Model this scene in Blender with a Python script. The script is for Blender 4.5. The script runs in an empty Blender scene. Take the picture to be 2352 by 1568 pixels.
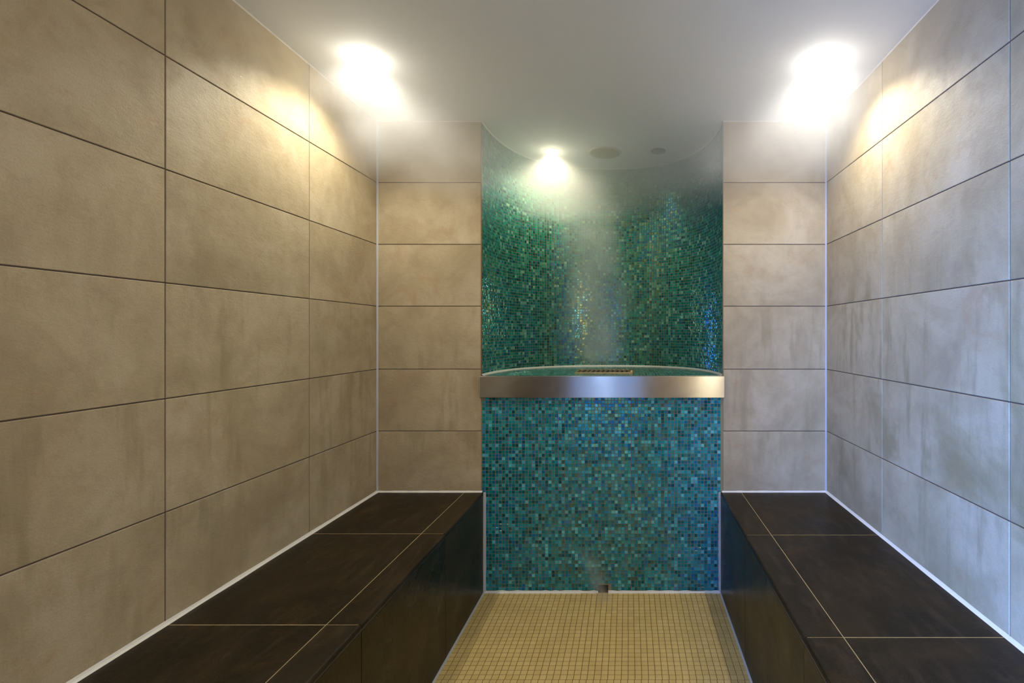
import bpy, math, random
from mathutils import Vector, Matrix

random.seed(7)
scene = bpy.context.scene
COL = scene.collection

# ------------------------------------------------------------------ measures (metres)
XL, XR = -1.234, 0.962            # side walls
YB, YF = 2.40, -0.55              # back wall, rear wall behind the viewer
ZC = 2.302                        # ceiling
ZS = 0.49                         # bench seat height
NXL, NXR = -0.7255, 0.4575        # niche edges
NC = 0.5 * (NXL + NXR)
NA, ND, NP = 0.5 * (NXR - NXL), 0.695, 2.4
ZLEDGE = 1.058
CAMZ = 1.262
ROWS = [0.49, 0.788, 1.090, 1.398, 1.700, 2.002, ZC]

# ------------------------------------------------------------------ helpers
def tag(o, label, cat, kind=None, group=None):
    o['label'] = label
    o['category'] = cat
    if kind: o['kind'] = kind
    if group: o['group'] = group
    return o

class MB:
    """collects vertices, faces and material slots of one mesh"""
    def __init__(self):
        self.v, self.f, self.m = [], [], []
    def face(self, pts, mi=0):
        b = len(self.v)
        self.v.extend([tuple(p) for p in pts])
        self.f.append(tuple(range(b, b + len(pts)))); self.m.append(mi)
    def box(self, lo, hi, mi=0):
        b = len(self.v)
        x0, y0, z0 = lo; x1, y1, z1 = hi
        self.v.extend([(x0,y0,z0),(x1,y0,z0),(x1,y1,z0),(x0,y1,z0),(x0,y0,z1),(x1,y0,z1),(x1,y1,z1),(x0,y1,z1)])
        for q in ((0,3,2,1),(4,5,6,7),(0,1,5,4),(1,2,6,5),(2,3,7,6),(3,0,4,7)):
            self.f.append(tuple(b + i for i in q)); self.m.append(mi)
    def tile(self, c, n, h, cham, mi=0, tilt=0.0, deep=True):
        """c: four corners on the backing, counter-clockwise seen from the front; n: front normal"""
        c = [Vector(p) for p in c]; n = Vector(n)
        cen = (c[0] + c[1] + c[2] + c[3]) / 4
        b = len(self.v)
        ta, tb = random.uniform(-tilt, tilt), random.uniform(-tilt, tilt)
        eu, ev = (c[1] - c[0]).normalized(), (c[3] - c[0]).normalized()
        rings = [(0.0, 0.0), (h - cham, 0.0), (h, cham)] if deep else [(0.0, 0.0), (h, cham)]
        for (hh, ins) in rings:
            for k, p in enumerate(c):
                su = 1 if k in (0, 3) else -1
                sv = 1 if k in (0, 1) else -1
                q = p + eu * su * ins + ev * sv * ins
                d = q - cen
                q = q + n * hh
                if hh == h:
                    q = q + n * (ta * d.dot(eu) + tb * d.dot(ev))
                self.v.append(tuple(q))
        R = len(rings)
        for r in range(R - 1):
            for k in range(4):
                k2 = (k + 1) % 4
                self.f.append((b + r*4 + k, b + r*4 + k2, b + r*4 + 4 + k2, b + r*4 + 4 + k)); self.m.append(mi)
        t = b + (R - 1) * 4
        self.f.append((t, t+1, t+2, t+3)); self.m.append(mi)
    def lathe(self, prof, cx, cy, seg=48, mi=0):
        """prof: list of (radius, z); radius 0 closes"""
        b = len(self.v)
        for (r, z) in prof:
            for s in range(seg):
                a = 2 * math.pi * s / seg
                self.v.append((cx + r * math.cos(a), cy + r * math.sin(a), z))
        for i in range(len(prof) - 1):
            for s in range(seg):
                s2 = (s + 1) % seg
                self.f.append((b + i*seg + s, b + i*seg + s2, b + (i+1)*seg + s2, b + (i+1)*seg + s)); self.m.append(mi)
    def build(self, name, mats, parent=None, smooth=False):
        me = bpy.data.meshes.new(name)
        me.from_pydata(self.v, [], self.f)
        for m in (mats if isinstance(mats, (list, tuple)) else [mats]):
            me.materials.append(m)
        me.polygons.foreach_set('material_index', self.m)
        if smooth:
            me.polygons.foreach_set('use_smooth', [True] * len(me.polygons))
        me.update()
        o = bpy.data.objects.new(name, me)
        COL.objects.link(o)
        if parent:
            o.parent = parent
            o.matrix_parent_inverse = Matrix.Translation(-Vector(parent.location))
        return o

def empty(name, loc):
    o = bpy.data.objects.new(name, None)
    COL.objects.link(o)
    o.location = loc
    o.empty_display_size = 0.05
    return o

# ------------------------------------------------------------------ materials
class NT:
    def __init__(self, name, volume=False):
        self.mat = bpy.data.materials.new(name)
        self.mat.use_nodes = True
        self.t = self.mat.node_tree
        self.t.nodes.clear()
        self.out = self.t.nodes.new('ShaderNodeOutputMaterial')
    def n(self, typ, **kw):
        nd = self.t.nodes.new(typ)
        for k, v in kw.items():
            setattr(nd, k, v)
        return nd
    def l(self, a, b):
        self.t.links.new(a, b)
    def val(self, sock, x):
        if hasattr(x, 'links') or isinstance(x, bpy.types.NodeSocket):
            self.l(x, sock)
        else:
            sock.default_value = x
    def math(self, op, a, b=0.0, c=None, clamp=False):
        nd = self.n('ShaderNodeMath', operation=op, use_clamp=clamp)
        self.val(nd.inputs[0], a); self.val(nd.inputs[1], b)
        if c is not None: self.val(nd.inputs[2], c)
        return nd.outputs[0]
    def ramp(self, x, a, b, lo=0.0, hi=1.0, smooth=True):
        nd = self.n('ShaderNodeMapRange', interpolation_type='SMOOTHSTEP' if smooth else 'LINEAR')
        self.val(nd.inputs['Value'], x)
        nd.inputs['From Min'].default_value = a; nd.inputs['From Max'].default_value = b
        nd.inputs['To Min'].default_value = lo; nd.inputs['To Max'].default_value = hi
        return nd.outputs[0]
    def noise(self, vec, scale, detail=3.0, rough=0.55, dist=0.0):
        nd = self.n('ShaderNodeTexNoise')
        self.val(nd.inputs['Vector'], vec)
        nd.inputs['Scale'].default_value = scale; nd.inputs['Detail'].default_value = detail
        nd.inputs['Roughness'].default_value = rough; nd.inputs['Distortion'].default_value = dist
        return nd.outputs['Fac']
    def mapping(self, vec, scale=(1,1,1), loc=(0,0,0)):
        nd = self.n('ShaderNodeMapping')
        self.l(vec, nd.inputs['Vector'])
        nd.inputs['Scale'].default_value = scale; nd.inputs['Location'].default_value = loc
        return nd.outputs[0]
    def mix(self, f, a, b, mode='MIX'):
        nd = self.n('ShaderNodeMix', data_type='RGBA', blend_type=mode)
        self.val(nd.inputs[0], f)
        for s, x in ((nd.inputs[6], a), (nd.inputs[7], b)):
            if isinstance(x, (tuple, list)): s.default_value = (*x, 1.0)
            else: self.l(x, s)
        return nd.outputs[2]
    def cramp(self, f, stops, interp='LINEAR'):
        nd = self.n('ShaderNodeValToRGB')
        cr = nd.color_ramp; cr.interpolation = interp
        while len(cr.elements) < len(stops): cr.elements.new(0.5)
        for e, (p, c) in zip(cr.elements, stops):
            e.position = p; e.color = (*c, 1.0)
        self.val(nd.inputs[0], f)
        return nd.outputs[0]
    def principled(self, **kw):
        p = self.n('ShaderNodeBsdfPrincipled')
        for k, v in kw.items():
            s = p.inputs[k.replace('_', ' ')]
            if isinstance(v, tuple) and len(v) == 3: v = (*v, 1.0)
            self.val(s, v)
        self.l(p.outputs[0], self.out.inputs['Surface'])
        return p
    def bump(self, h, strength=0.2, dist=0.01, normal=None):
        b = self.n('ShaderNodeBump')
        b.inputs['Strength'].default_value = strength; b.inputs['Distance'].default_value = dist
        self.l(h, b.inputs['Height'])
        if normal is not None: self.l(normal, b.inputs['Normal'])
        return b.outputs[0]
    def objco(self):
        return self.n('ShaderNodeTexCoord').outputs['Object']
    def rnd(self):
        return self.n('ShaderNodeNewGeometry').outputs['Random Per Island']

def vadd_rand(t, vec, k=7.0):
    r = t.rnd()
    cx = t.n('ShaderNodeCombineXYZ')
    t.l(t.math('MULTIPLY', r, k), cx.inputs[0]); t.l(t.math('MULTIPLY', r, k * 1.7), cx.inputs[1]); t.l(t.math('MULTIPLY', r, -k), cx.inputs[2])
    a = t.n('ShaderNodeVectorMath', operation='ADD')
    t.l(vec, a.inputs[0]); t.l(cx.outputs[0], a.inputs[1])
    return a.outputs[0]

def mat_wall_tile(name='beige_stone_tile', olive_amt=0.22):
    t = NT(name)
    co = t.objco()
    v = vadd_rand(t, co)
    big = t.noise(v, 3.2, 4, 0.6, 0.6)
    mid = t.noise(v, 14, 5, 0.65, 0.3)
    fine = t.noise(co, 260, 2, 0.6)
    col = t.cramp(big, [(0.30, WT0), (0.52, WT1), (0.72, WT2)])
    col = t.mix(t.ramp(mid, 0.42, 0.75, 0, 0.28), col, (0.30, 0.215, 0.135))
    # worn streaks running down the lower rows
    st = t.noise(t.mapping(v, (9, 9, 1.3)), 1.6, 4, 0.6)
    sep = t.n('ShaderNodeSeparateXYZ'); t.l(co, sep.inputs[0])
    lowz = t.math('MULTIPLY', t.ramp(sep.outputs[2], 0.5, 0.8, 0.5, 1.0), t.ramp(sep.outputs[2], 1.25, 1.6, 1.0, 0.15))
    col = t.mix(t.math('MULTIPLY', t.ramp(st, 0.50, 0.72, 0, 0.62 if olive_amt > 0.5 else 0.42), lowz), col, (0.235, 0.185, 0.085))
    olive = t.noise(co, 2.1, 4, 0.6, 0.8)  # broad olive patches over the lower rows
    col = t.mix(t.math('MULTIPLY', t.ramp(olive, 0.50, 0.68, 0, olive_amt), lowz), col, (0.27, 0.215, 0.10))
    # reddish iron specks
    rs = t.noise(v, 5.5, 4, 0.7, 1.0)
    col = t.mix(t.ramp(rs, 0.54, 0.76, 0, 0.42), col, (0.43, 0.265, 0.13))
    tone = t.math('ADD', 0.93, t.math('MULTIPLY', t.rnd(), 0.12))
    hs = t.n('ShaderNodeHueSaturation'); t.l(col, hs.inputs['Color']); t.l(tone, hs.inputs['Value'])
    col = t.mix(t.ramp(fine, 0.35, 0.75, 0, 0.16), hs.outputs[0], (0.22, 0.165, 0.11))
    hgt = t.math('ADD', t.math('MULTIPLY', t.noise(t.mapping(co, (1, 1, 1.9)), 48, 4, 0.68, 0.5), 1.0), t.math('MULTIPLY', fine, 0.35))
    nrm = t.bump(hgt, 0.22, 0.005)
    p = t.principled(Base_Color=col, Roughness=t.ramp(mid, 0.3, 0.8, 0.52, 0.68), Normal=nrm)
    p.inputs['Specular IOR Level'].default_value = 0.3
    return t.mat
WT0 = (0.37, 0.29, 0.17); WT1 = (0.47, 0.38, 0.235); WT2 = (0.55, 0.46, 0.31)

def mat_plain(name, col, rough=0.6, spec=0.4, bumpscale=None, bs=0.1, var=0.0):
    t = NT(name)
    co = t.objco()
    c = t.mix(t.ramp(t.noise(co, 9, 4), 0.35, 0.7, 0, var), col, tuple(x * 0.55 for x in col))
    p = t.principled(Base_Color=c, Roughness=rough)
    p.inputs['Specular IOR Level'].default_value = spec
    if bumpscale:
        t.l(t.bump(t.noise(co, bumpscale, 4, 0.6), bs, 0.003), p.inputs['Normal'])
    return t.mat

def mat_bench(name, c0, c1, rough):
    t = NT(name)
    co = t.objco()
    v = vadd_rand(t, co)
    a = t.noise(v, 3.0, 5, 0.6, 0.8)
    b = t.noise(t.mapping(v, (22, 5, 9)), 1.5, 5, 0.6, 0.3)
    col = t.mix(t.ramp(a, 0.35, 0.7), c0, c1)
    col = t.mix(t.ramp(b, 0.45, 0.75, 0, 0.6), col, (0.048, 0.032, 0.018))
    col = t.mix(t.ramp(t.noise(v, 4.5, 4, 0.65, 1.0), 0.52, 0.72, 0, 0.5), col, (0.050, 0.026, 0.008))
    fine = t.noise(co, 190, 3, 0.6)
    nrm = t.bump(t.math('ADD', t.noise(co, 45, 5, 0.7, 0.4), t.math('MULTIPLY', fine, 0.3)), 0.22, 0.004)
    p = t.principled(Base_Color=col, Roughness=t.ramp(a, 0.3, 0.7, rough, rough + 0.12), Normal=nrm)
    p.inputs['Specular IOR Level'].default_value = 0.2
    return t.mat

def mat_mosaic(name='iridescent_green_mosaic', blue=0.0):
    t = NT(name)
    r = t.rnd()
    wn = t.n('ShaderNodeTexWhiteNoise', noise_dimensions='1D'); t.l(t.math('MULTIPLY', r, 9173.0), wn.inputs['W'])
    s = t.n('ShaderNodeSeparateColor'); t.l(wn.outputs['Color'], s.inputs[0])
    r1, r2, r3 = s.outputs[0], s.outputs[1], s.outputs[2]
    col = t.cramp(r1, [(0.0, (0.001, 0.060, 0.050)), (0.22, (0.002, 0.125, 0.105)), (0.55, (0.005, 0.210, 0.180)),
                       (0.82, (0.020, 0.290, 0.250)), (0.93, (0.110, 0.400, 0.340)), (1.0, (0.24, 0.56, 0.48))])
    col = t.mix(t.ramp(r2, 0.80, 0.97, 0, 0.75), col, (0.003, 0.125, 0.260))
    col = t.mix(1.0, col, (0.5, 1.02, 1.42) if blue else (0.95, 0.84, 0.66), 'MULTIPLY')  # blue doorway light, else the warm niche lamp, tinted into the tile colour
    p = t.principled(Base_Color=col, Roughness=t.ramp(r3, 0, 1, 0.07, 0.20, False))
    p.inputs['IOR'].default_value = 1.46
    p.inputs['Thin Film Thickness'].default_value = 400
    t.l(t.ramp(r3, 0, 1, 165, 240, False), p.inputs['Thin Film Thickness'])
    p.inputs['Thin Film IOR'].default_value = 1.8
    co = t.objco()
    t.l(t.bump(t.noise(co, 130, 1, 0.5), 0.16, 0.004), p.inputs['Normal'])
    return t.mat

def mat_floor_tile():
    t = NT('tan_floor_mosaic')
    r = t.rnd()
    col = t.mix(r, (0.60, 0.435, 0.160), (0.67, 0.495, 0.200))
    co = t.objco()
    col = t.mix(t.ramp(t.noise(co, 5, 4), 0.45, 0.75, 0, 0.3), col, (0.43, 0.285, 0.10))
    p = t.principled(Base_Color=col, Roughness=0.5)
    p.inputs['Specular IOR Level'].default_value = 0.35
    return t.mat

def mat_steel():
    t = NT('brushed_stainless_steel')
    co = t.objco()
    br = t.noise(t.mapping(co, (2, 40, 500)), 1.0, 2, 0.5)
    spots = t.noise(co, 55, 3, 0.7, 0.5)
    smear = t.noise(t.mapping(co, (1, 1, 1.6)), 9, 4, 0.6, 0.6)
    col = t.mix(t.ramp(spots, 0.68, 0.74, 0, 0.45), (0.55, 0.53, 0.49), (0.16, 0.14, 0.12))
    rg = t.math('ADD', t.ramp(smear, 0.3, 0.7, 0.22, 0.27), t.ramp(spots, 0.68, 0.8, 0, 0.08))
    rg = t.math('ADD', t.ramp(smear, 0.3, 0.7, 0.21, 0.25), t.ramp(spots, 0.68, 0.8, 0, 0.08))
    p = t.principled(Base_Color=col, Metallic=1.0, Roughness=rg, Normal=t.bump(br, 0.03, 0.001))
    tn = t.n('ShaderNodeTangent', direction_type='RADIAL', axis='Z')
    t.l(tn.outputs[0], p.inputs['Tangent'])
    p.inputs['Anisotropic'].default_value = 0.9
    p.inputs['Anisotropic Rotation'].default_value = 0.25
    return t.mat

def mat_ceiling():
    t = NT('painted_ceiling')
    co = t.objco()
    c = t.mix(t.ramp(t.noise(co, 2.5, 4), 0.3, 0.7, 0, 0.25), (0.85, 0.87, 0.88), (0.80, 0.815, 0.82))
    p = t.principled(Base_Color=c, Roughness=0.75)
    t.l(t.bump(t.noise(co, 240, 2), 0.08, 0.002), p.inputs['Normal'])
    return t.mat

def mat_emit(name, col, s):
    t = NT(name)
    e = t.n('ShaderNodeEmission'); e.inputs[0].default_value = (*col, 1); e.inputs[1].default_value = s
    t.l(e.outputs[0], t.out.inputs['Surface'])
    return t.mat

M_TILE = mat_wall_tile()
M_TILER = mat_wall_tile('beige_stone_tile_olive', 0.75)
M_GROUT = mat_plain('brown_wall_grout', (0.11, 0.075, 0.055), 0.8, 0.2)
M_BTOP = mat_bench('dark_brown_bench_tile', (0.013, 0.0080, 0.0022), (0.027, 0.0170, 0.0062), 0.36)
M_BFRONT = mat_bench('dark_brown_front_tile', (0.013, 0.0080, 0.0022), (0.025, 0.0160, 0.0060), 0.26)
M_BGROUT = mat_plain('tan_bench_grout', (0.44, 0.35, 0.18), 0.7, 0.3)
M_DARK = mat_plain('dark_edge_profile', (0.012, 0.012, 0.014), 0.3, 0.5)
M_MOS = mat_mosaic()
M_MOSB = mat_mosaic('iridescent_mosaic_blue_lit', 1.0)  # same glass mosaic with the doorway's blue light in its colour
M_MGROUT = mat_plain('tan_mosaic_grout', (0.26, 0.22, 0.13), 0.6, 0.3)
M_FLOOR = mat_floor_tile()
M_FGROUT = mat_plain('brown_floor_grout', (0.20, 0.115, 0.03), 0.8, 0.2)
M_STEEL = mat_steel()
M_CEIL = mat_ceiling()
M_CAULK = mat_plain('white_silicone', (0.74, 0.71, 0.65), 0.35, 0.5, 90, 0.35, 0.1)
M_CAULKG = mat_plain('grey_silicone', (0.46, 0.46, 0.47), 0.4, 0.5, 90, 0.3, 0.1)
M_BRONZE = mat_plain('bronze_edge_strip', (0.20, 0.13, 0.06), 0.4, 0.5)
M_GRILLE = NT('brass_grille'); M_GRILLE.principled(Base_Color=(0.50, 0.36, 0.16), Metallic=0.7, Roughness=0.38); M_GRILLE = M_GRILLE.mat
M_SLAT = mat_plain('brown_slat', (0.16, 0.115, 0.075), 0.5, 0.4)
M_HOLE = mat_plain('dark_void', (0.012, 0.008, 0.005), 0.9, 0.1)
M_LENS = mat_emit('lamp_glass_lit', (1.0, 0.93, 0.80), 14.0)
M_RING = mat_plain('white_lamp_ring', (0.75, 0.74, 0.70), 0.35, 0.5)
M_SPK = mat_plain('yellowed_disc', (0.30, 0.27, 0.075), 0.6, 0.3, 400, 0.3)
M_SPKRIM = mat_plain('cream_disc_rim', (0.60, 0.58, 0.45), 0.5, 0.4)
M_VENT = mat_plain('dark_grey_vent', (0.09, 0.085, 0.06), 0.6, 0.3)
M_PLASTER = mat_plain('plain_rear_wall', (0.42, 0.335, 0.23), 0.6, 0.3)

# ------------------------------------------------------------------ niche outline
def niche_pt(a):
    """a from 0 (left edge) to pi (right edge); superellipse, offset d pushes outwards"""
    c, s = math.cos(a), math.sin(a)
    x = -math.copysign(abs(c) ** (2 / NP), c) * NA
    y = abs(s) ** (2 / NP) * ND
    return (NC + x, YB + y)

def resample(n):
    fine = [niche_pt(math.pi * i / 6000) for i in range(6001)]
    acc = [0.0]
    for i in range(1, len(fine)):
        acc.append(acc[-1] + math.dist(fine[i], fine[i-1]))
    L = acc[-1]
    out, j = [], 0
    for k in range(n + 1):
        s = L * k / n
        while j < len(acc) - 2 and acc[j+1] < s: j += 1
        t = (s - acc[j]) / max(1e-9, acc[j+1] - acc[j])
        out.append((fine[j][0] + (fine[j+1][0]-fine[j][0]) * t, fine[j][1] + (fine[j+1][1]-fine[j][1]) * t))
    return out, L
_, NL = resample(10)
MP = 0.0163
NCOL = round(NL / MP)
ARC, _ = resample(NCOL)

def offset_arc(pts, d):
    """d > 0 pushes towards the inside of the niche"""
    out = []
    for i, p in enumerate(pts):
        a, b = pts[max(0, i-1)], pts[min(len(pts)-1, i+1)]
        tx, ty = b[0]-a[0], b[1]-a[1]
        l = math.hypot(tx, ty)
        out.append((p[0] + ty / l * d, p[1] - tx / l * d))
    return out

# ------------------------------------------------------------------ room shell
TH, G = 0.009, 0.0032        # tile thickness and joint width
def wall_grid(mb, P, n, us, vs, gap=G, h=TH, cham=0.0012, flip=False):
    for i in range(len(us) - 1):
        for j in range(len(vs) - 1):
            u0, u1, v0, v1 = us[i] + gap/2, us[i+1] - gap/2, vs[j] + gap/2, vs[j+1] - gap/2
            c = [P(u0, v0), P(u1, v0), P(u1, v1), P(u0, v1)]
            if flip: c = [c[1], c[0], c[3], c[2]]
            mb.tile(c, n, h, cham, mi=0)

# left wall (front face of the tiles at x = XL)
mb = MB()
mb.box((XL - 0.12, YF - 0.1, 0), (XL - TH + 0.0065, YB + 0.1, ZC), 1)
wall_grid(mb, lambda u, v: (XL - TH, u, v), (1, 0, 0), [YF, -0.458, 0.13, 0.718, 1.306, 1.894, YB], ROWS)
tag(mb.build('wall_left', [M_TILE, M_GROUT]), 'left wall of large beige stone-look tiles above the left bench', 'wall', 'structure')
# right wall
mb = MB()
mb.box((XR + TH - 0.0065, YF - 0.1, 0), (XR + 0.12, YB + 0.1, ZC), 1)
wall_grid(mb, lambda u, v: (XR + TH, u, v), (-1, 0, 0), [YF, -0.011, 0.616, 1.243, 1.870, YB], ROWS, flip=True)
tag(mb.build('wall_right', [M_TILER, M_GROUT]), 'right wall of large beige stone-look tiles tinted by bluish light', 'wall', 'structure')
# back wall, the piers on either side of the niche
for nm, a, b, lab in (('wall_back_left', XL, NXL, 'tiled back wall strip left of the green mosaic niche'),
                      ('wall_back_right', NXR, XR, 'tiled back wall strip right of the green mosaic niche')):
    mb = MB()
    a2, b2 = (a + 0.0005, b) if nm.endswith('left') else (a, b - 0.0005)
    mb.box((a2, YB + TH - 0.0065, 0), (b2, YB + 0.03, ZC), 1)
    wall_grid(mb, lambda u, v: (u, YB + TH, v), (0, -1, 0), [a2 - G/2 + 0.0005, b2 + G/2 - 0.0005], ROWS)
    tag(mb.build(nm, [M_TILE, M_GROUT]), lab, 'wall', 'structure')
# rear wall behind the viewer, with an open doorway
mb = MB()
DX0, DX1, DZ = -0.62, 0.12, 2.06
mb.box((XL - 0.1, YF - 0.12, 0), (DX0, YF, ZC)); mb.box((DX1, YF - 0.12, 0), (XR + 0.1, YF, ZC)); mb.box((DX0, YF - 0.12, DZ), (DX1, YF, ZC))
tag(mb.build('wall_rear', M_PLASTER), 'plain beige wall with the open doorway facing the niche', 'wall', 'structure')
# ceiling
mb = MB(); mb.box((XL - 0.12, YF - 0.12, ZC), (XR + 0.12, YB + ND + 0.15, ZC + 0.08))
tag(mb.build('ceiling', M_CEIL), 'smooth off-white ceiling veiled by steam', 'ceiling', 'structure')
# floor
mb = MB()
FXL, FXR = -0.712, 0.444
mb.box((XL - 0.12, YF - 0.6, -0.1), (XR + 0.12, YB + ND + 0.15, -0.0006), 1)
FP = 0.0251
nx = int((FXR - FXL) / FP) + 1
ny = int((YB - YF) / FP) + 1
for i in range(nx):
    for j in range(ny):
        x0, y1 = FXL + 0.004 + i * FP, YB - 0.004 - j * FP
        x1, y0 = min(x0 + FP - 0.0021, FXR - 0.002), y1 - FP + 0.0021
        if x1 - x0 < 0.004: continue
        # every twelfth row belongs to the next mosaic sheet and sits a little off
        o = 0.0012 * math.sin(j // 12 * 2.1)
        mb.tile([(x0+o, y0, -0.0006), (x1+o, y0, -0.0006), (x1+o, y1, -0.0006), (x0+o, y1, -0.0006)], (0, 0, 1), 0.0006, 0.0003, 0, 0.003, False)
tag(mb.build('floor', [M_FLOOR, M_FGROUT]), 'tan mosaic floor between the two dark benches', 'floor', 'structure')

# niche wall: curved, clad in glass mosaic
mb = MB()
out = offset_arc(ARC, -0.05)
for k in range(NCOL):
    (xa, ya), (xb, yb) = ARC[k], ARC[k+1]
    (oa, pa), (ob, pb) = out[k], out[k+1]
    mb.face([(xa, ya, ZLEDGE - 0.09), (xb, yb, ZLEDGE - 0.09), (xb, yb, ZC), (xa, ya, ZC)], 1)
    mb.face([(ob, max(pb, YB), ZLEDGE - 0.09), (oa, max(pa, YB), ZLEDGE - 0.09), (oa, max(pa, YB), ZC), (ob, max(pb, YB), ZC)], 1)
MH, MG, MCH = 0.0012, 0.0020, 0.0006
nrow = int((ZC - ZLEDGE) / MP) + 1
for k in range(NCOL):
    (xa, ya), (xb, yb) = ARC[k], ARC[k+1]
    tx, ty = xb - xa, yb - ya
    l = math.hypot(tx, ty); tx /= l; ty /= l
    nrm = (ty, -tx, 0)
    g = MG / 2
    extra = 0.0007 if k % 20 == 0 else 0.0
    for j in range(nrow):
        z0 = ZLEDGE + 0.004 + j * MP
        z1 = min(z0 + MP - MG, ZC - 0.002)
        if z1 - z0 < 0.003: continue
        dz = random.uniform(-0.0004, 0.0004); dx = random.uniform(-0.0003, 0.0003)
        A = (xa + tx * (g + extra + dx), ya + ty * (g + extra + dx)); B = (xb - tx * (g - dx), yb - ty * (g - dx))
        mb.tile([(*A, z0+dz), (*B, z0+dz), (*B, z1+dz), (*A, z1+dz)], nrm, MH, MCH, 0, 0.040, False)
tag(mb.build('wall_niche', [M_MOS, M_MGROUT]), 'curved niche wall of green glass mosaic above the steel ledge', 'wall', 'structure')

# lower mosaic panel below the ledge
mb = MB()
LX0, LX1 = NXL + 0.004, NXR - 0.012
ZL1 = 0.957
SLOT = (-0.155, -0.104, 0.036)       # drain slot: x0, x1, height
ynb = YB + 0.0016
# backing built around the slot
mb.box((NXL + 0.0002, ynb, 0.0), (SLOT[0], ynb + 0.05, ZL1 + 0.02), 1)
mb.box((SLOT[1], ynb, 0.0), (NXR - 0.0002, ynb + 0.05, ZL1 + 0.02), 1)
mb.box((SLOT[0], ynb, SLOT[2]), (SLOT[1], ynb + 0.05, ZL1 + 0.02), 1)
ncx = round((LX1 - LX0) / MP)
px = (LX1 - LX0) / ncx
for i in range(ncx):
    for j in range(int(ZL1 / MP) + 1):
        if i == 0 and j == 57: continue      # a missing tile under the steel, top left
        x0 = LX0 + i * px + MG/2; x1 = x0 + px - MG
        z0 = 0.010 + j * MP; z1 = min(z0 + MP - MG, ZL1)
        if z1 - z0 < 0.004: continue
        if x1 > SLOT[0] and x0 < SLOT[1] and z0 < SLOT[2]: continue
        dx, dz = random.uniform(-0.0004, 0.0004), random.uniform(-0.0004, 0.0004)
        mb.tile([(x0+dx, ynb, z0+dz), (x1+dx, ynb, z0+dz), (x1+dx, ynb, z1+dz), (x0+dx, ynb, z1+dz)], (0, -1, 0), MH, MCH, 0, 0.045, False)
tag(mb.build('wall_mosaic_panel', [M_MOSB, M_MGROUT]), 'flat glass mosaic panel, blue daylight painted in, from floor up to steel ledge', 'wall', 'structure')

# ------------------------------------------------------------------ silicone seams and edge strips (trim)
ntrim = [0]
def fillet(p0, p1, da, db, s, label, mat=M_CAULK, name=None, seg=24, wob=0.0):
    """soft triangular bead along p0-p1, spreading s along da and db"""
    p0, p1, da, db = Vector(p0), Vector(p1), Vector(da), Vector(db)
    mb = MB()
    prev = None
    for k in range(seg + 1):
        p = p0.lerp(p1, k / seg)
        w = s * (1 + random.uniform(-wob, wob))
        ring = [p - (da + db) * 0.0005, p + da * w, p + (da + db) * w * 0.40, p + db * w]
        b = len(mb.v); mb.v.extend([tuple(q) for q in ring])
        if prev is not None:
            for i in range(4):
                i2 = (i + 1) % 4
                mb.f.append((prev + i, b + i, b + i2, prev + i2)); mb.m.append(0)
        prev = b
    for b in (0, prev):
        mb.f.append((b, b+1, b+2, b+3)); mb.m.append(0)
    ntrim[0] += 1
    o = mb.build('trim_%d' % ntrim[0], mat)
    tag(o, label, 'seam', 'structure')
    return o
X, Y, Z = Vector((1,0,0)), Vector((0,1,0)), Vector((0,0,1))
fillet((XL, YF, ZS), (XL, YB, ZS), X, Z, 0.009, 'white silicone seam where left wall meets left bench', wob=0.12)
fillet((XR, YF, ZS), (XR, YB, ZS), -X, Z, 0.009, 'white silicone seam where right wall meets right bench', wob=0.12)
fillet((XL, YB, ZS), (NXL + 0.006, YB, ZS), -Y, Z, 0.007, 'white silicone seam along back edge of left bench seat', wob=0.12)
fillet((NXR - 0.006, YB, ZS), (XR, YB, ZS), -Y, Z, 0.007, 'white silicone seam along back edge of right bench seat', wob=0.12)
fillet((XL, YB, ZS), (XL, YB, ZC), X, -Y, 0.006, 'grey silicone seam up the back left corner', M_CAULKG)
fillet((XR, YB, ZS), (XR, YB, ZC), -X, -Y, 0.006, 'grey silicone seam up the back right corner', M_CAULKG)
fillet((FXL, YB, 0), (FXL, YB, ZS), X, -Y, 0.011, 'white silicone seam between left bench front and mosaic panel', M_CAULKG, wob=0.12)
fillet((FXR, YB, 0), (FXR, YB, ZS), -X, -Y, 0.009, 'white silicone seam between right bench front and mosaic panel', M_CAULKG, wob=0.12)
fillet((FXL, YB, 0), (SLOT[0] + 0.002, YB, 0), -Y, Z, 0.009, 'white silicone seam at mosaic foot left of drain slot', wob=0.25)
fillet((SLOT[1], YB, 0), (FXR, YB, 0), -Y, Z, 0.009, 'white silicone seam at mosaic foot right of drain slot', wob=0.25)
fillet((FXL, YF, 0), (FXL, YB, 0), X, Z, 0.006, 'grey silicone seam along foot of left bench', M_CAULKG)
fillet((FXR, YF, 0), (FXR, YB, 0), -X, Z, 0.006, 'grey silicone seam along foot of right bench', M_CAULKG)
fillet((XL, YF, ZC), (XL, YB, ZC), X, -Z, 0.0035, 'pale seam where left wall meets ceiling', M_CAULK)
fillet((XR, YF, ZC), (XR, YB, ZC), -X, -Z, 0.0035, 'pale seam where right wall meets ceiling', M_CAULK)
fillet((XL, YB, ZC), (NXL, YB, ZC), -Y, -Z, 0.0035, 'pale ceiling seam above back wall left of niche', M_CAULK)
fillet((NXR, YB, ZC), (XR, YB, ZC), -Y, -Z, 0.0035, 'pale ceiling seam above back wall right of niche', M_CAULK)

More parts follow.
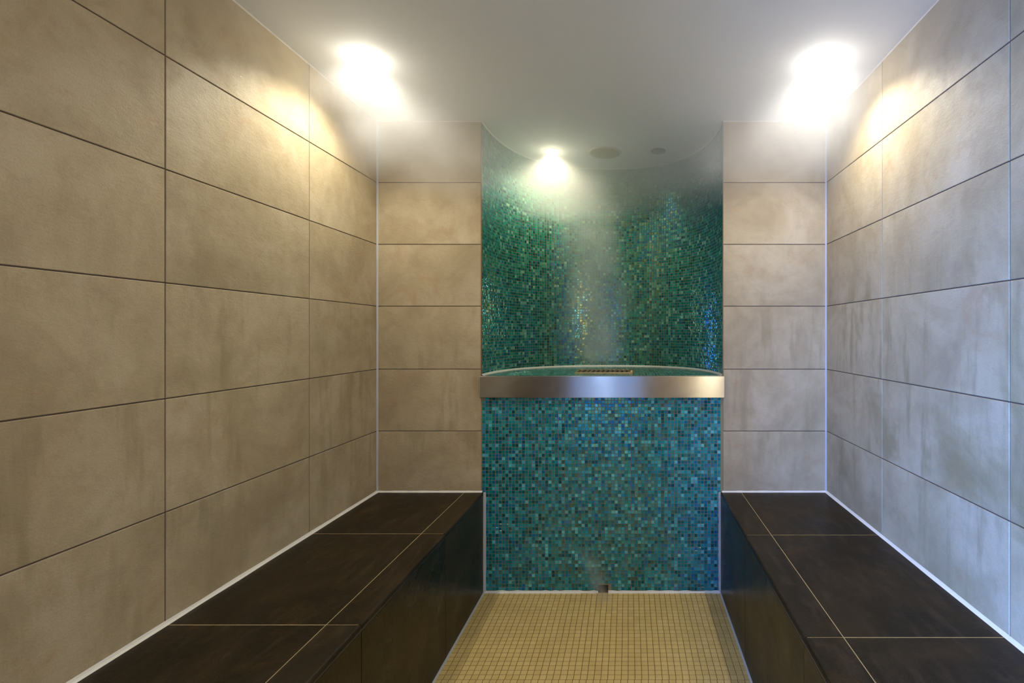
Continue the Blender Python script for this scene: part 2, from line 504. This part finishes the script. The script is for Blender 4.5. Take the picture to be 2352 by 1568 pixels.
def arc_bead(z, sgn, s, label):
    mb = MB()
    base = ARC; inn = offset_arc(ARC, s + 0.0015); mid = offset_arc(ARC, s * 0.45 + 0.001)
    n = len(ARC)
    for (pts, zz) in ((base, z - sgn * 0.0005), (inn, z), (mid, z + sgn * s * 0.45), (base, z + sgn * s)):
        for p in pts: mb.v.append((p[0], max(p[1], YB - 0.0), zz))
    for r in range(3):
        for k in range(n - 1):
            mb.f.append((r*n + k, r*n + k + 1, (r+1)*n + k + 1, (r+1)*n + k)); mb.m.append(0)
    ntrim[0] += 1
    tag(mb.build('trim_%d' % ntrim[0], M_CAULK), label, 'seam', 'structure')
arc_bead(ZLEDGE, 1, 0.010, 'curved white silicone seam around back of the ledge')
arc_bead(ZC, -1, 0.006, 'curved pale seam where niche meets ceiling')
for xx, lab in ((NXL, 'thin bronze edge strip on left edge of niche'), (NXR, 'thin bronze edge strip on right edge of niche')):
    mb = MB(); mb.box((xx - 0.002, YB - 0.0012, ZLEDGE), (xx + 0.002, YB + 0.010, ZC - 0.006))
    ntrim[0] += 1
    tag(mb.build('trim_%d' % ntrim[0], M_BRONZE), lab, 'trim', 'structure')

# ------------------------------------------------------------------ benches
def bench(side, joints, label):
    L = side == 'left'
    sx = 1 if L else -1
    wallx = XL if L else XR
    front = FXL if L else FXR          # face of the front tiles
    inner = -0.806 if L else 0.545     # joint between seat and edge tiles
    root = empty('tiled_bench', ((wallx + front) / 2, (YB + YF) / 2, 0))
    tag(root, label, 'bench')
    ys = [YF] + joints + [YB]
    g = 0.0024
    t = 0.010
    # core, tinted like the joints
    mb = MB()
    lo, hi = sorted((wallx + sx * 0.001, front - sx * (t - 0.0012)))
    mb.box((lo, YF + 0.001, 0.0), (hi, YB - 0.001, ZS - 0.0005))
    mb.build('bench_body', M_BGROUT, root)
    def top_tiles(x0, x1, nm):
        mb = MB()
        a, b = sorted((x0, x1))
        for i in range(len(ys) - 1):
            mb.tile([(a + g/2, ys[i] + g/2, ZS - t), (b - g/2, ys[i] + g/2, ZS - t), (b - g/2, ys[i+1] - g/2, ZS - t), (a + g/2, ys[i+1] - g/2, ZS - t)], (0, 0, 1), t, 0.0008)
        return mb.build(nm, M_BTOP, root)
    top_tiles(wallx, inner, 'seat')
    # edge tiles with a rounded nose
    mb = MB()
    for i in range(len(ys) - 1):
        y0, y1 = ys[i] + g/2, ys[i+1] - g/2
        r = 0.007
        prof = [(inner + sx * g/2, ZS - t), (inner + sx * g/2, ZS)]
        for k in range(7):
            a = math.pi / 2 * k / 6
            prof.append((front - sx * (r - r * math.sin(a)), ZS - r + r * math.cos(a)))
        prof.append((front, ZS - t))
        b = len(mb.v); n = len(prof)
        for (x, z) in prof: mb.v.append((x, y0, z))
        for (x, z) in prof: mb.v.append((x, y1, z))
        for k in range(n):
            k2 = (k + 1) % n
            q = (b + k, b + k2, b + n + k2, b + n + k)
            mb.f.append(q if L else q[::-1]); mb.m.append(0)
        c0 = tuple(b + k for k in range(n)); c1 = tuple(b + n + k for k in range(n))
        mb.f.append(c0[::-1] if L else c0); mb.m.append(0); mb.f.append(c1 if L else c1[::-1]); mb.m.append(0)
    mb.build('edge_strip', M_BTOP, root)
    # dark profile under the nose
    mb = MB()
    lo, hi = sorted((front - sx * 0.02, front + sx * 0.0008))
    mb.box((lo, YF + 0.001, ZS - t - 0.0065), (hi, YB - 0.002, ZS - t - 0.0002))
    mb.build('edge_profile', M_DARK, root)
    # front tiles
    mb = MB()
    zt = ZS - t - 0.0085
    for i in range(len(ys) - 1):
        x = front - sx * t
        c = [(x, ys[i] + g/2, 0.004), (x, ys[i+1] - g/2, 0.004), (x, ys[i+1] - g/2, zt), (x, ys[i] + g/2, zt)]
        if not L: c = [c[1], c[0], c[3], c[2]]
        mb.tile(c, (sx, 0, 0), t, 0.0008)
    mb.build('front_panel', M_BFRONT, root)
    return root
bench('left', [-0.468, 0.122, 0.712, 1.305, 1.900], 'dark brown tiled bench along the warm left wall')
bench('right', [-0.035, 0.607, 1.251, 1.888], 'dark brown tiled bench along the bluish right wall')

# ------------------------------------------------------------------ ledge in the niche
root = empty('wall_ledge', (NC, YB, ZLEDGE - 0.1))
tag(root, 'niche ledge with brushed steel front and green mosaic top', 'ledge')
mb = MB()
fx0, fx1, fy, fz0 = NXL - 0.003, NXR + 0.004, YB - 0.014, 0.952
def rbox(mb, lo, hi, c=0.0018):
    """box with the four front edges rounded off"""
    x0, y0, z0 = lo; x1, y1, z1 = hi
    b = len(mb.v)
    rings = [(y1, 0), (y0 + c, 0), (y0 + c * 0.3, c * 0.3), (y0, c)]
    for (y, i) in rings:
        mb.v.extend([(x0 + i, y, z0 + i), (x1 - i, y, z0 + i), (x1 - i, y, z1 - i), (x0 + i, y, z1 - i)])
    for r in range(3):
        for k in range(4):
            k2 = (k + 1) % 4
            mb.f.append((b + r*4 + k2, b + r*4 + k, b + r*4 + 4 + k, b + r*4 + 4 + k2)); mb.m.append(0)
    t = b + 12
    mb.f.append((t, t+1, t+2, t+3)); mb.m.append(0)
    mb.f.append((b+3, b+2, b+1, b)); mb.m.append(0)
rbox(mb, (fx0, fy, fz0), (fx1, YB - 0.0005, ZLEDGE))
mb.build('steel_fascia', M_STEEL, root)
# folded lip of the fascia on top
mb = MB(); mb.box((NXL + 0.001, YB - 0.0006, ZLEDGE - 0.004), (NXR - 0.001, YB + 0.020, ZLEDGE + 0.0004))
mb.build('steel_lip', M_STEEL, root)
mb = MB()
inn = offset_arc(ARC, 0.002)
poly = [(NXL + 0.003, YB + 0.001)] + [p for p in inn if p[1] > YB + 0.004] + [(NXR - 0.003, YB + 0.001)]
b = len(poly)
for z in (ZLEDGE - 0.085, ZLEDGE - 0.0009):
    for p in poly: mb.v.append((p[0], p[1], z))
mb.f.append(tuple(range(b))[::1]); mb.m.append(1)
mb.f.append(tuple(range(b, 2*b))[::-1]); mb.m.append(1)
for k in range(b):
    k2 = (k + 1) % b
    mb.f.append((k, k2, b + k2, b + k)); mb.m.append(1)
def inside(x, y, m=0.004):
    u = abs(x - NC) / (NA - m); v = (y - YB) / (ND - m)
    return u ** NP + v ** NP < 1 if v > 0 else u < 1
GR = (-0.282, 0.015, 2.535, 2.735)     # grille footprint on the ledge
for i in range(74):
    for j in range(43):
        x0 = NXL + 0.002 + i * MP + MG/2; x1 = x0 + MP - MG
        y0 = YB + 0.022 + j * MP; y1 = y0 + MP - MG
        if not all(inside(x, y) for x in (x0, x1) for y in (y0, y1)): continue
        mb.tile([(x0, y0, ZLEDGE - 0.0009), (x1, y0, ZLEDGE - 0.0009), (x1, y1, ZLEDGE - 0.0009), (x0, y1, ZLEDGE - 0.0009)], (0, 0, 1), 0.0012, 0.0006, 0, 0.03, False)
mb.build('ledge_top', [M_MOS, M_MGROUT], root)
# silicone ends of the fascia
for x in (fx0 - 0.0025, fx1 - 0.001):
    mb = MB()
    rbox(mb, (x, fy + 0.003, fz0 + 0.002), (x + 0.0035, YB - 0.0005, ZLEDGE - 0.001), 0.001)
    mb.build('end_seal', M_CAULKG, root)

# steam grille on the ledge
gx0, gx1, gy0, gy1 = GR
gz = ZLEDGE + 0.0005
root = empty('steam_grille', ((gx0 + gx1) / 2, (gy0 + gy1) / 2, gz))
tag(root, 'brown slatted steam grille with brass frame on the mosaic ledge', 'grille')
mb = MB(); mb.box((gx0 + 0.004, gy0 + 0.004, gz), (gx1 - 0.004, gy1 - 0.004, gz + 0.0012)); mb.build('grille_recess', M_HOLE, root)
mb = MB()
w = 0.010; hz = gz + 0.007
mb.box((gx0, gy0, gz), (gx1, gy0 + w, hz)); mb.box((gx0, gy1 - w, gz), (gx1, gy1, hz))
mb.box((gx0, gy0 + w, gz), (gx0 + w, gy1 - w, hz)); mb.box((gx1 - w, gy0 + w, gz), (gx1, gy1 - w, hz))
mb.build('grille_frame', M_GRILLE, root)
mb = MB()
for k in range(11):
    x = gx0 + 0.018 + k * 0.0252
    s = 0.010
    mb.v.extend([(x, gy0 + w, gz + 0.0015), (x + 0.013, gy0 + w, gz + 0.0015), (x + 0.013 + s, gy1 - w, gz + 0.0015), (x + s, gy1 - w, gz + 0.0015),
                 (x, gy0 + w, gz + 0.0062), (x + 0.013, gy0 + w, gz + 0.0062), (x + 0.013 + s, gy1 - w, gz + 0.0062), (x + s, gy1 - w, gz + 0.0062)])
    b = len(mb.v) - 8
    for q in ((0,3,2,1),(4,5,6,7),(0,1,5,4),(1,2,6,5),(2,3,7,6),(3,0,4,7)):
        mb.f.append(tuple(b + i for i in q)); mb.m.append(0)
mb.build('grille_slats', M_SLAT, root)
mb = MB(); mb.lathe([(0.0, gz + 0.016), (0.006, gz + 0.0155), (0.0085, gz + 0.013), (0.009, gz + 0.007), (0.009, gz)], gx1 - 0.004, gy0 + 0.02, 20)
mb.build('grille_knob', M_GRILLE, root, True)

# drain slot at the foot of the mosaic
mb = MB()
x0, x1, h = SLOT
y0, y1 = YB + 0.001, YB + 0.045
for q in (((x0, y1, 0), (x1, y1, 0), (x1, y1, h), (x0, y1, h)),
          ((x0, y0, 0), (x0, y1, 0), (x0, y1, h), (x0, y0, h)),
          ((x1, y1, 0), (x1, y0, 0), (x1, y0, h), (x1, y1, h)),
          ((x0, y0, h), (x0, y1, h), (x1, y1, h), (x1, y0, h)),
          ((x0, y0, 0.0003), (x1, y0, 0.0003), (x1, y1, 0.0003), (x0, y1, 0.0003))):
    mb.face(q)
tag(mb.build('drain_slot', M_HOLE), 'small dark drain slot at the foot of the mosaic panel', 'drain')

# ------------------------------------------------------------------ ceiling fittings
WARM = (1.0, 0.86, 0.55)
def downlight(x, y, power, label, col=WARM, size=142, blend=0.6):
    root = empty('recessed_downlight', (x, y, ZC))
    tag(root, label, 'ceiling light', None, 'recessed ceiling downlights')
    mb = MB(); mb.lathe([(0.0425, ZC - 0.0003), (0.0430, ZC - 0.0018), (0.0465, ZC - 0.0022), (0.0500, ZC - 0.0002)], x, y)
    mb.build('trim_ring', M_RING, root, True)
    mb = MB(); mb.lathe([(0.0, ZC - 0.012), (0.022, ZC - 0.0105), (0.036, ZC - 0.006), (0.0415, ZC - 0.0008)], x, y)
    mb.build('lamp_glass', M_LENS, root, True)
    ld = bpy.data.lights.new('lamp_bulb', 'SPOT')
    ld.energy = power; ld.color = col; ld.shadow_soft_size = 0.022
    ld.spot_size = math.radians(size); ld.spot_blend = blend
    lo = bpy.data.objects.new('lamp_bulb', ld); COL.objects.link(lo)
    lo.parent = root; lo.location = (0, 0, -0.024)
    gd = bpy.data.lights.new('lamp_glow', 'POINT')
    gd.energy = power * GLOW; gd.color = col; gd.shadow_soft_size = 0.03
    go = bpy.data.objects.new('lamp_glow', gd); COL.objects.link(go)
    go.parent = root; go.location = (0, 0, -0.040)
    return root
GLOW = 0.036
downlight(-0.994, 1.856, 30, 'lit downlight glowing in steam above the left bench', (1.0, 0.95, 0.80))
downlight(0.736, 1.871, 33, 'lit downlight glowing in steam above the right bench', (1.0, 0.96, 0.86))
downlight(-0.441, 2.793, 21, 'lit downlight glowing in steam inside the mosaic niche', (1.0, 0.92, 0.64))

# unseen globe added behind the viewer as fill for the ceiling and left wall
GP = (0.86, -0.40, 1.55)
GPW = 35.0
root = empty('fill_light', (GP[0], YF, GP[2]))
tag(root, 'unseen opal globe added on the rear wall as fill light', 'fill light')
mb = MB()
mb.box((GP[0] - 0.05, YF, GP[2] - 0.05), (GP[0] + 0.05, YF + 0.02, GP[2] + 0.05))
mb.box((GP[0] - 0.012, YF + 0.02, GP[2] - 0.012), (GP[0] + 0.012, GP[1] - 0.065, GP[2] + 0.012))
mb.build('fill_bracket', M_STEEL, root)
mb = MB()
mb.lathe([(0.075 * math.sin(math.pi * k / 14), GP[2] - 0.075 * math.cos(math.pi * k / 14)) for k in range(15)], GP[0], GP[1], 24)
mb.build('fill_globe', mat_emit('fill_globe_lit', (1.0, 0.90, 0.68), GPW / (math.pi * 4 * math.pi * 0.075 ** 2)), root, True)

root = empty('ceiling_speaker', (-0.140, 2.813, ZC))
tag(root, 'wide round yellowish speaker disc on the niche ceiling', 'speaker')
mb = MB(); mb.lathe([(0.083, ZC - 0.006), (0.086, ZC - 0.008), (0.092, ZC - 0.006), (0.095, ZC - 0.0002)], -0.140, 2.813)
mb.build('rim', M_SPKRIM, root, True)
mb = MB(); mb.lathe([(0.0, ZC - 0.0065), (0.06, ZC - 0.006), (0.084, ZC - 0.004), (0.084, ZC - 0.0005)], -0.140, 2.813)
mb.build('grille_disc', M_SPK, root, True)
root = empty('ceiling_vent', (0.163, 2.787, ZC))
tag(root, 'small dark round vent on the niche ceiling right of the speaker disc', 'vent')
mb = MB(); mb.lathe([(0.034, ZC - 0.004), (0.037, ZC - 0.006), (0.042, ZC - 0.004), (0.043, ZC - 0.0002)], 0.163, 2.787)
mb.build('rim', M_VENT, root, True)
mb = MB(); mb.lathe([(0.0, ZC - 0.003), (0.0345, ZC - 0.002), (0.0345, ZC - 0.0003)], 0.163, 2.787)
mb.build('vent_face', M_VENT, root, True)

# ------------------------------------------------------------------ condensation
t = NT('clear_water_bead')
p = t.principled(Base_Color=(0.52, 0.43, 0.30), Roughness=0.10)
p.inputs['IOR'].default_value = 1.40
M_WATER = t.mat
def droplets(wall, cen, eu, ev, n, count, spread, label):
    cen, eu, ev, n = Vector(cen), Vector(eu), Vector(ev), Vector(n)
    mb = MB()
    rr = random.Random(label)
    done = []
    while len(done) < count:
        a, b = rr.gauss(0, spread[0]), rr.gauss(0, spread[1])
        r = rr.uniform(0.0008, 0.0020)
        if any(math.hypot(a - x, b - y) < r + q for x, y, q in done): continue
        done.append((a, b, r))
        c = cen + eu * a + ev * b
        k0 = len(mb.v); S = 10
        rings = [(1.0, 0.0), (0.86, 0.09), (0.55, 0.17), (0.22, 0.21)]
        for (f, hh) in rings:
            for s_ in range(S):
                an = 2 * math.pi * s_ / S
                mb.v.append(tuple(c + eu * (r * f * math.cos(an)) + ev * (r * f * math.sin(an) * 1.2) + n * (r * hh)))
        mb.v.append(tuple(c + n * (r * 0.22)))
        for q in range(3):
            for s_ in range(S):
                s2 = (s_ + 1) % S
                mb.f.append((k0 + q*S + s_, k0 + q*S + s2, k0 + q*S + S + s2, k0 + q*S + S + s_)); mb.m.append(0)
        for s_ in range(S):
            mb.f.append((k0 + 3*S + s_, k0 + 3*S + (s_ + 1) % S, k0 + 4*S)); mb.m.append(0)
    o = mb.build('water_droplets', M_WATER, bpy.data.objects[wall], True)
    o['label'] = label; o['kind'] = 'stuff'
droplets('wall_left', (XL, 1.555, 2.115), (0, 1, 0), (0, 0, 1), (1, 0, 0), 90, (0.055, 0.05), 'water beads glinting on the top row of the left wall')
droplets('wall_right', (XR, 1.480, 2.100), (0, -1, 0), (0, 0, 1), (-1, 0, 0), 70, (0.06, 0.05), 'water beads glinting on the top row of the right wall')
droplets('wall_back_left', (-0.800, YB, 2.105), (1, 0, 0), (0, 0, 1), (0, -1, 0), 70, (0.025, 0.055), 'water beads glinting on the back wall left of the niche')

# ------------------------------------------------------------------ steam
def volume_mat(name, build, aniso, col=(1, 1, 1)):
    t = NT(name)
    vs = t.n('ShaderNodeVolumeScatter')
    vs.inputs['Color'].default_value = (*col, 1); vs.inputs['Anisotropy'].default_value = aniso
    t.l(build(t), vs.inputs['Density'])
    t.l(vs.outputs[0], t.out.inputs['Volume'])
    t.mat.cycles.volume_sampling = 'MULTIPLE_IMPORTANCE'
    return t.mat

def prism(name, poly, z0, z1, mat):
    mb = MB(); n = len(poly)
    for z in (z0, z1):
        for p in poly: mb.v.append((p[0], p[1], z))
    mb.f.append(tuple(range(n))[::-1]); mb.m.append(0)
    mb.f.append(tuple(range(n, 2*n))); mb.m.append(0)
    for k in range(n):
        k2 = (k + 1) % n
        mb.f.append((k, k2, n + k2, n + k)); mb.m.append(0)
    return mb.build(name, mat)

def steam_ceiling(t):
    co = t.objco()
    s = t.n('ShaderNodeSeparateXYZ'); t.l(co, s.inputs[0])
    x, y, z = s.outputs
    n1 = t.noise(co, 2.8, 2, 0.55)
    low = t.math('MULTIPLY', t.math('SUBTRACT', n1, 0.5), 0.55)
    # the layer hangs lower towards the niche
    sag = t.ramp(y, 1.2, 2.7, 0.0, 0.17)
    h = t.math('ADD', t.math('ADD', z, low), sag)
    lay = t.ramp(h, 2.02, 2.30)
    d = t.math('MULTIPLY', lay, t.math('ADD', t.ramp(y, 1.2, 2.1, 0.7, 1.0), t.ramp(y, 2.05, 2.6, 0.0, 2.0)))
    # thicker clouds drifting below the two lamps and beside the niche lamp
    n2 = t.noise(co, 5.0, 2, 0.55)
    tot = t.math('MULTIPLY', d, STEAM_D)
    for (cx, cy, cz, rx, ry, rz, amt) in CLOUDS:
        ex = t.math('POWER', t.math('DIVIDE', t.math('SUBTRACT', x, cx), rx), 2.0)
        ey = t.math('POWER', t.math('DIVIDE', t.math('SUBTRACT', y, cy), ry), 2.0)
        ez = t.math('POWER', t.math('DIVIDE', t.math('SUBTRACT', z, cz), rz), 2.0)
        r = t.math('ADD', t.math('ADD', ex, ey), ez)
        r = t.math('ADD', r, t.math('MULTIPLY', t.math('SUBTRACT', n2, 0.5), 2.2))
        tot = t.math('ADD', tot, t.ramp(r, 0.15, 1.1, amt, 0.0))
    return tot
CLOUDS = [(-0.86, 2.20, 2.10, 0.56, 0.30, 0.23, 1.0), (0.66, 2.21, 2.10, 0.60, 0.30, 0.23, 1.0), (-0.40, 2.66, 2.04, 0.28, 0.22, 0.18, 1.5), (-0.20, 2.70, 1.87, 0.24, 0.20, 0.26, 1.5)]
STEAM_D = 0.7
arc_in = [p for i, p in enumerate(offset_arc(ARC, 0.004)) if p[1] > YB + 0.008 and i % 3 == 0]
poly = [(XL + 0.003, YF + 0.01), (XR - 0.003, YF + 0.01), (XR - 0.003, YB - 0.004), (NXR - 0.006, YB - 0.004)] + arc_in[::-1] + [(NXL + 0.006, YB - 0.004), (XL + 0.003, YB - 0.004)]
o = prism('ceiling_steam', poly, 1.862, ZC - 0.014, volume_mat('steam_layer', steam_ceiling, 0.40))
tag(o, 'layer of white steam hanging under the ceiling', 'steam', 'stuff')

def steam_plume(t):
    co = t.objco()
    s = t.n('ShaderNodeSeparateXYZ'); t.l(co, s.inputs[0])
    x, y, z = s.outputs
    n1 = t.noise(t.mapping(co, (1, 1, 0.7), (3.1, 0, 0)), 4.5, 3, 0.6, 0.3)
    n2 = t.noise(t.mapping(co, (1, 1, 0.8), (0, 5, 2)), 7.0, 4, 0.6, 0.6)
    cx = t.math('ADD', t.math('MULTIPLY', t.math('SUBTRACT', n1, 0.5), 0.42), t.ramp(z, 1.06, 2.0, -0.15, -0.22))
    dx = t.math('ABSOLUTE', t.math('SUBTRACT', x, cx))
    wid = t.ramp(z, 1.06, 2.1, 0.17, 0.26)
    f = t.math('SUBTRACT', 1.0, t.math('DIVIDE', dx, wid), clamp=True)
    f = t.ramp(f, 0.0, 0.95)
    dy = t.math('ABSOLUTE', t.math('SUBTRACT', y, 2.70))
    f = t.math('MULTIPLY', f, t.ramp(dy, 0.10, 0.21, 1.0, 0.0))
    f = t.math('MULTIPLY', f, t.ramp(z, 1.06, 1.16))
    f = t.math('MULTIPLY', f, t.ramp(n2, 0.32, 0.62, 0.25, 1.0))
    return t.math('MULTIPLY', f, PLUME_D)
PLUME_D = 3.6
mb = MB(); mb.box((-0.50, 2.47, ZLEDGE + 0.018), (0.22, 2.93, 1.858))
tag(mb.build('steam_plume', volume_mat('steam_rising', steam_plume, 0.3)), 'column of steam rising from the ledge grille in front of the mosaic', 'steam', 'stuff')

def steam_wisp(t):
    co = t.objco()
    s = t.n('ShaderNodeSeparateXYZ'); t.l(co, s.inputs[0])
    x, y, z = s.outputs
    n1 = t.noise(co, 8, 3, 0.6, 0.3)
    cx = t.math('ADD', t.math('MULTIPLY', t.math('SUBTRACT', n1, 0.5), 0.16), t.ramp(z, 0.0, 0.3, -0.13, -0.21))
    dx = t.math('ABSOLUTE', t.math('SUBTRACT', x, cx))
    f = t.ramp(t.math('DIVIDE', dx, t.ramp(z, 0, 0.3, 0.045, 0.09)), 0.0, 1.0, 1.0, 0.0)
    f = t.math('MULTIPLY', f, t.ramp(z, 0.0, 0.30, 1.0, 0.0))
    f = t.math('MULTIPLY', f, t.ramp(y, 2.22, 2.34))
    return t.math('MULTIPLY', f, WISP_D)
WISP_D = 5.0
mb = MB(); mb.box((-0.36, 2.20, 0.002), (0.04, YB - 0.014, 0.32))
tag(mb.build('steam_wisp', volume_mat('steam_seeping', steam_wisp, 0.2)), 'faint wisp of steam at the drain slot on the floor', 'steam', 'stuff')

# ------------------------------------------------------------------ daylight through the doorway
w = bpy.data.worlds.new('World'); scene.world = w; w.use_nodes = True
bg = w.node_tree.nodes['Background']; bg.inputs[0].default_value = (0.30, 0.48, 1.0, 1); bg.inputs[1].default_value = 1.2
def area(name, loc, target, sx, sy, power, col, spread=180):
    ld = bpy.data.lights.new(name, 'AREA'); ld.shape = 'RECTANGLE'; ld.size = sx; ld.size_y = sy
    ld.energy = power; ld.color = col; ld.spread = math.radians(spread)
    o = bpy.data.objects.new(name, ld); COL.objects.link(o); o.location = loc
    o.rotation_euler = (Vector(target) - Vector(loc)).to_track_quat('-Z', 'Y').to_euler()
    return o
area('daylight_window', (-1.15, -1.75, 1.05), (0.9, 1.6, 0.70), 0.6, 1.3, 66, (0.16, 0.35, 1.0), 60)
area('daylight_strip', (-0.36, -1.9, 1.15), (-0.30, 2.4, 1.15), 0.10, 1.7, 3.6, (0.42, 0.60, 1.0))

# ------------------------------------------------------------------ camera
cd = bpy.data.cameras.new('camera')
cam = bpy.data.objects.new('camera', cd); COL.objects.link(cam)
cam.location = (0, 0, CAMZ); cam.rotation_euler = (math.pi / 2, 0, 0)
cd.sensor_fit = 'HORIZONTAL'; cd.sensor_width = 36.0
cd.lens = 1128 / 2352 * 36.0
cd.shift_x = (1176 - 1446) / 2352
cd.shift_y = -(784 - 767) / 2352
cd.clip_start = 0.02
scene.camera = cam

# ------------------------------------------------------------------ look
vs = scene.view_settings
vs.view_transform = 'Standard'; vs.look = 'None'; vs.gamma = 1.0; vs.use_curve_mapping = False
vs.exposure = 0.0
c = scene.cycles
c.use_denoising = True
c.max_bounces = 6; c.diffuse_bounces = 4; c.glossy_bounces = 3; c.volume_bounces = 2; c.transparent_max_bounces = 8
c.caustics_reflective = False; c.caustics_refractive = False
c.sample_clamp_indirect = 4.0; c.sample_clamp_direct = 0.0
c.use_adaptive_sampling = True; c.adaptive_threshold = 0.03; c.adaptive_min_samples = 16
c.volume_step_rate = 4.0; c.volume_max_steps = 256
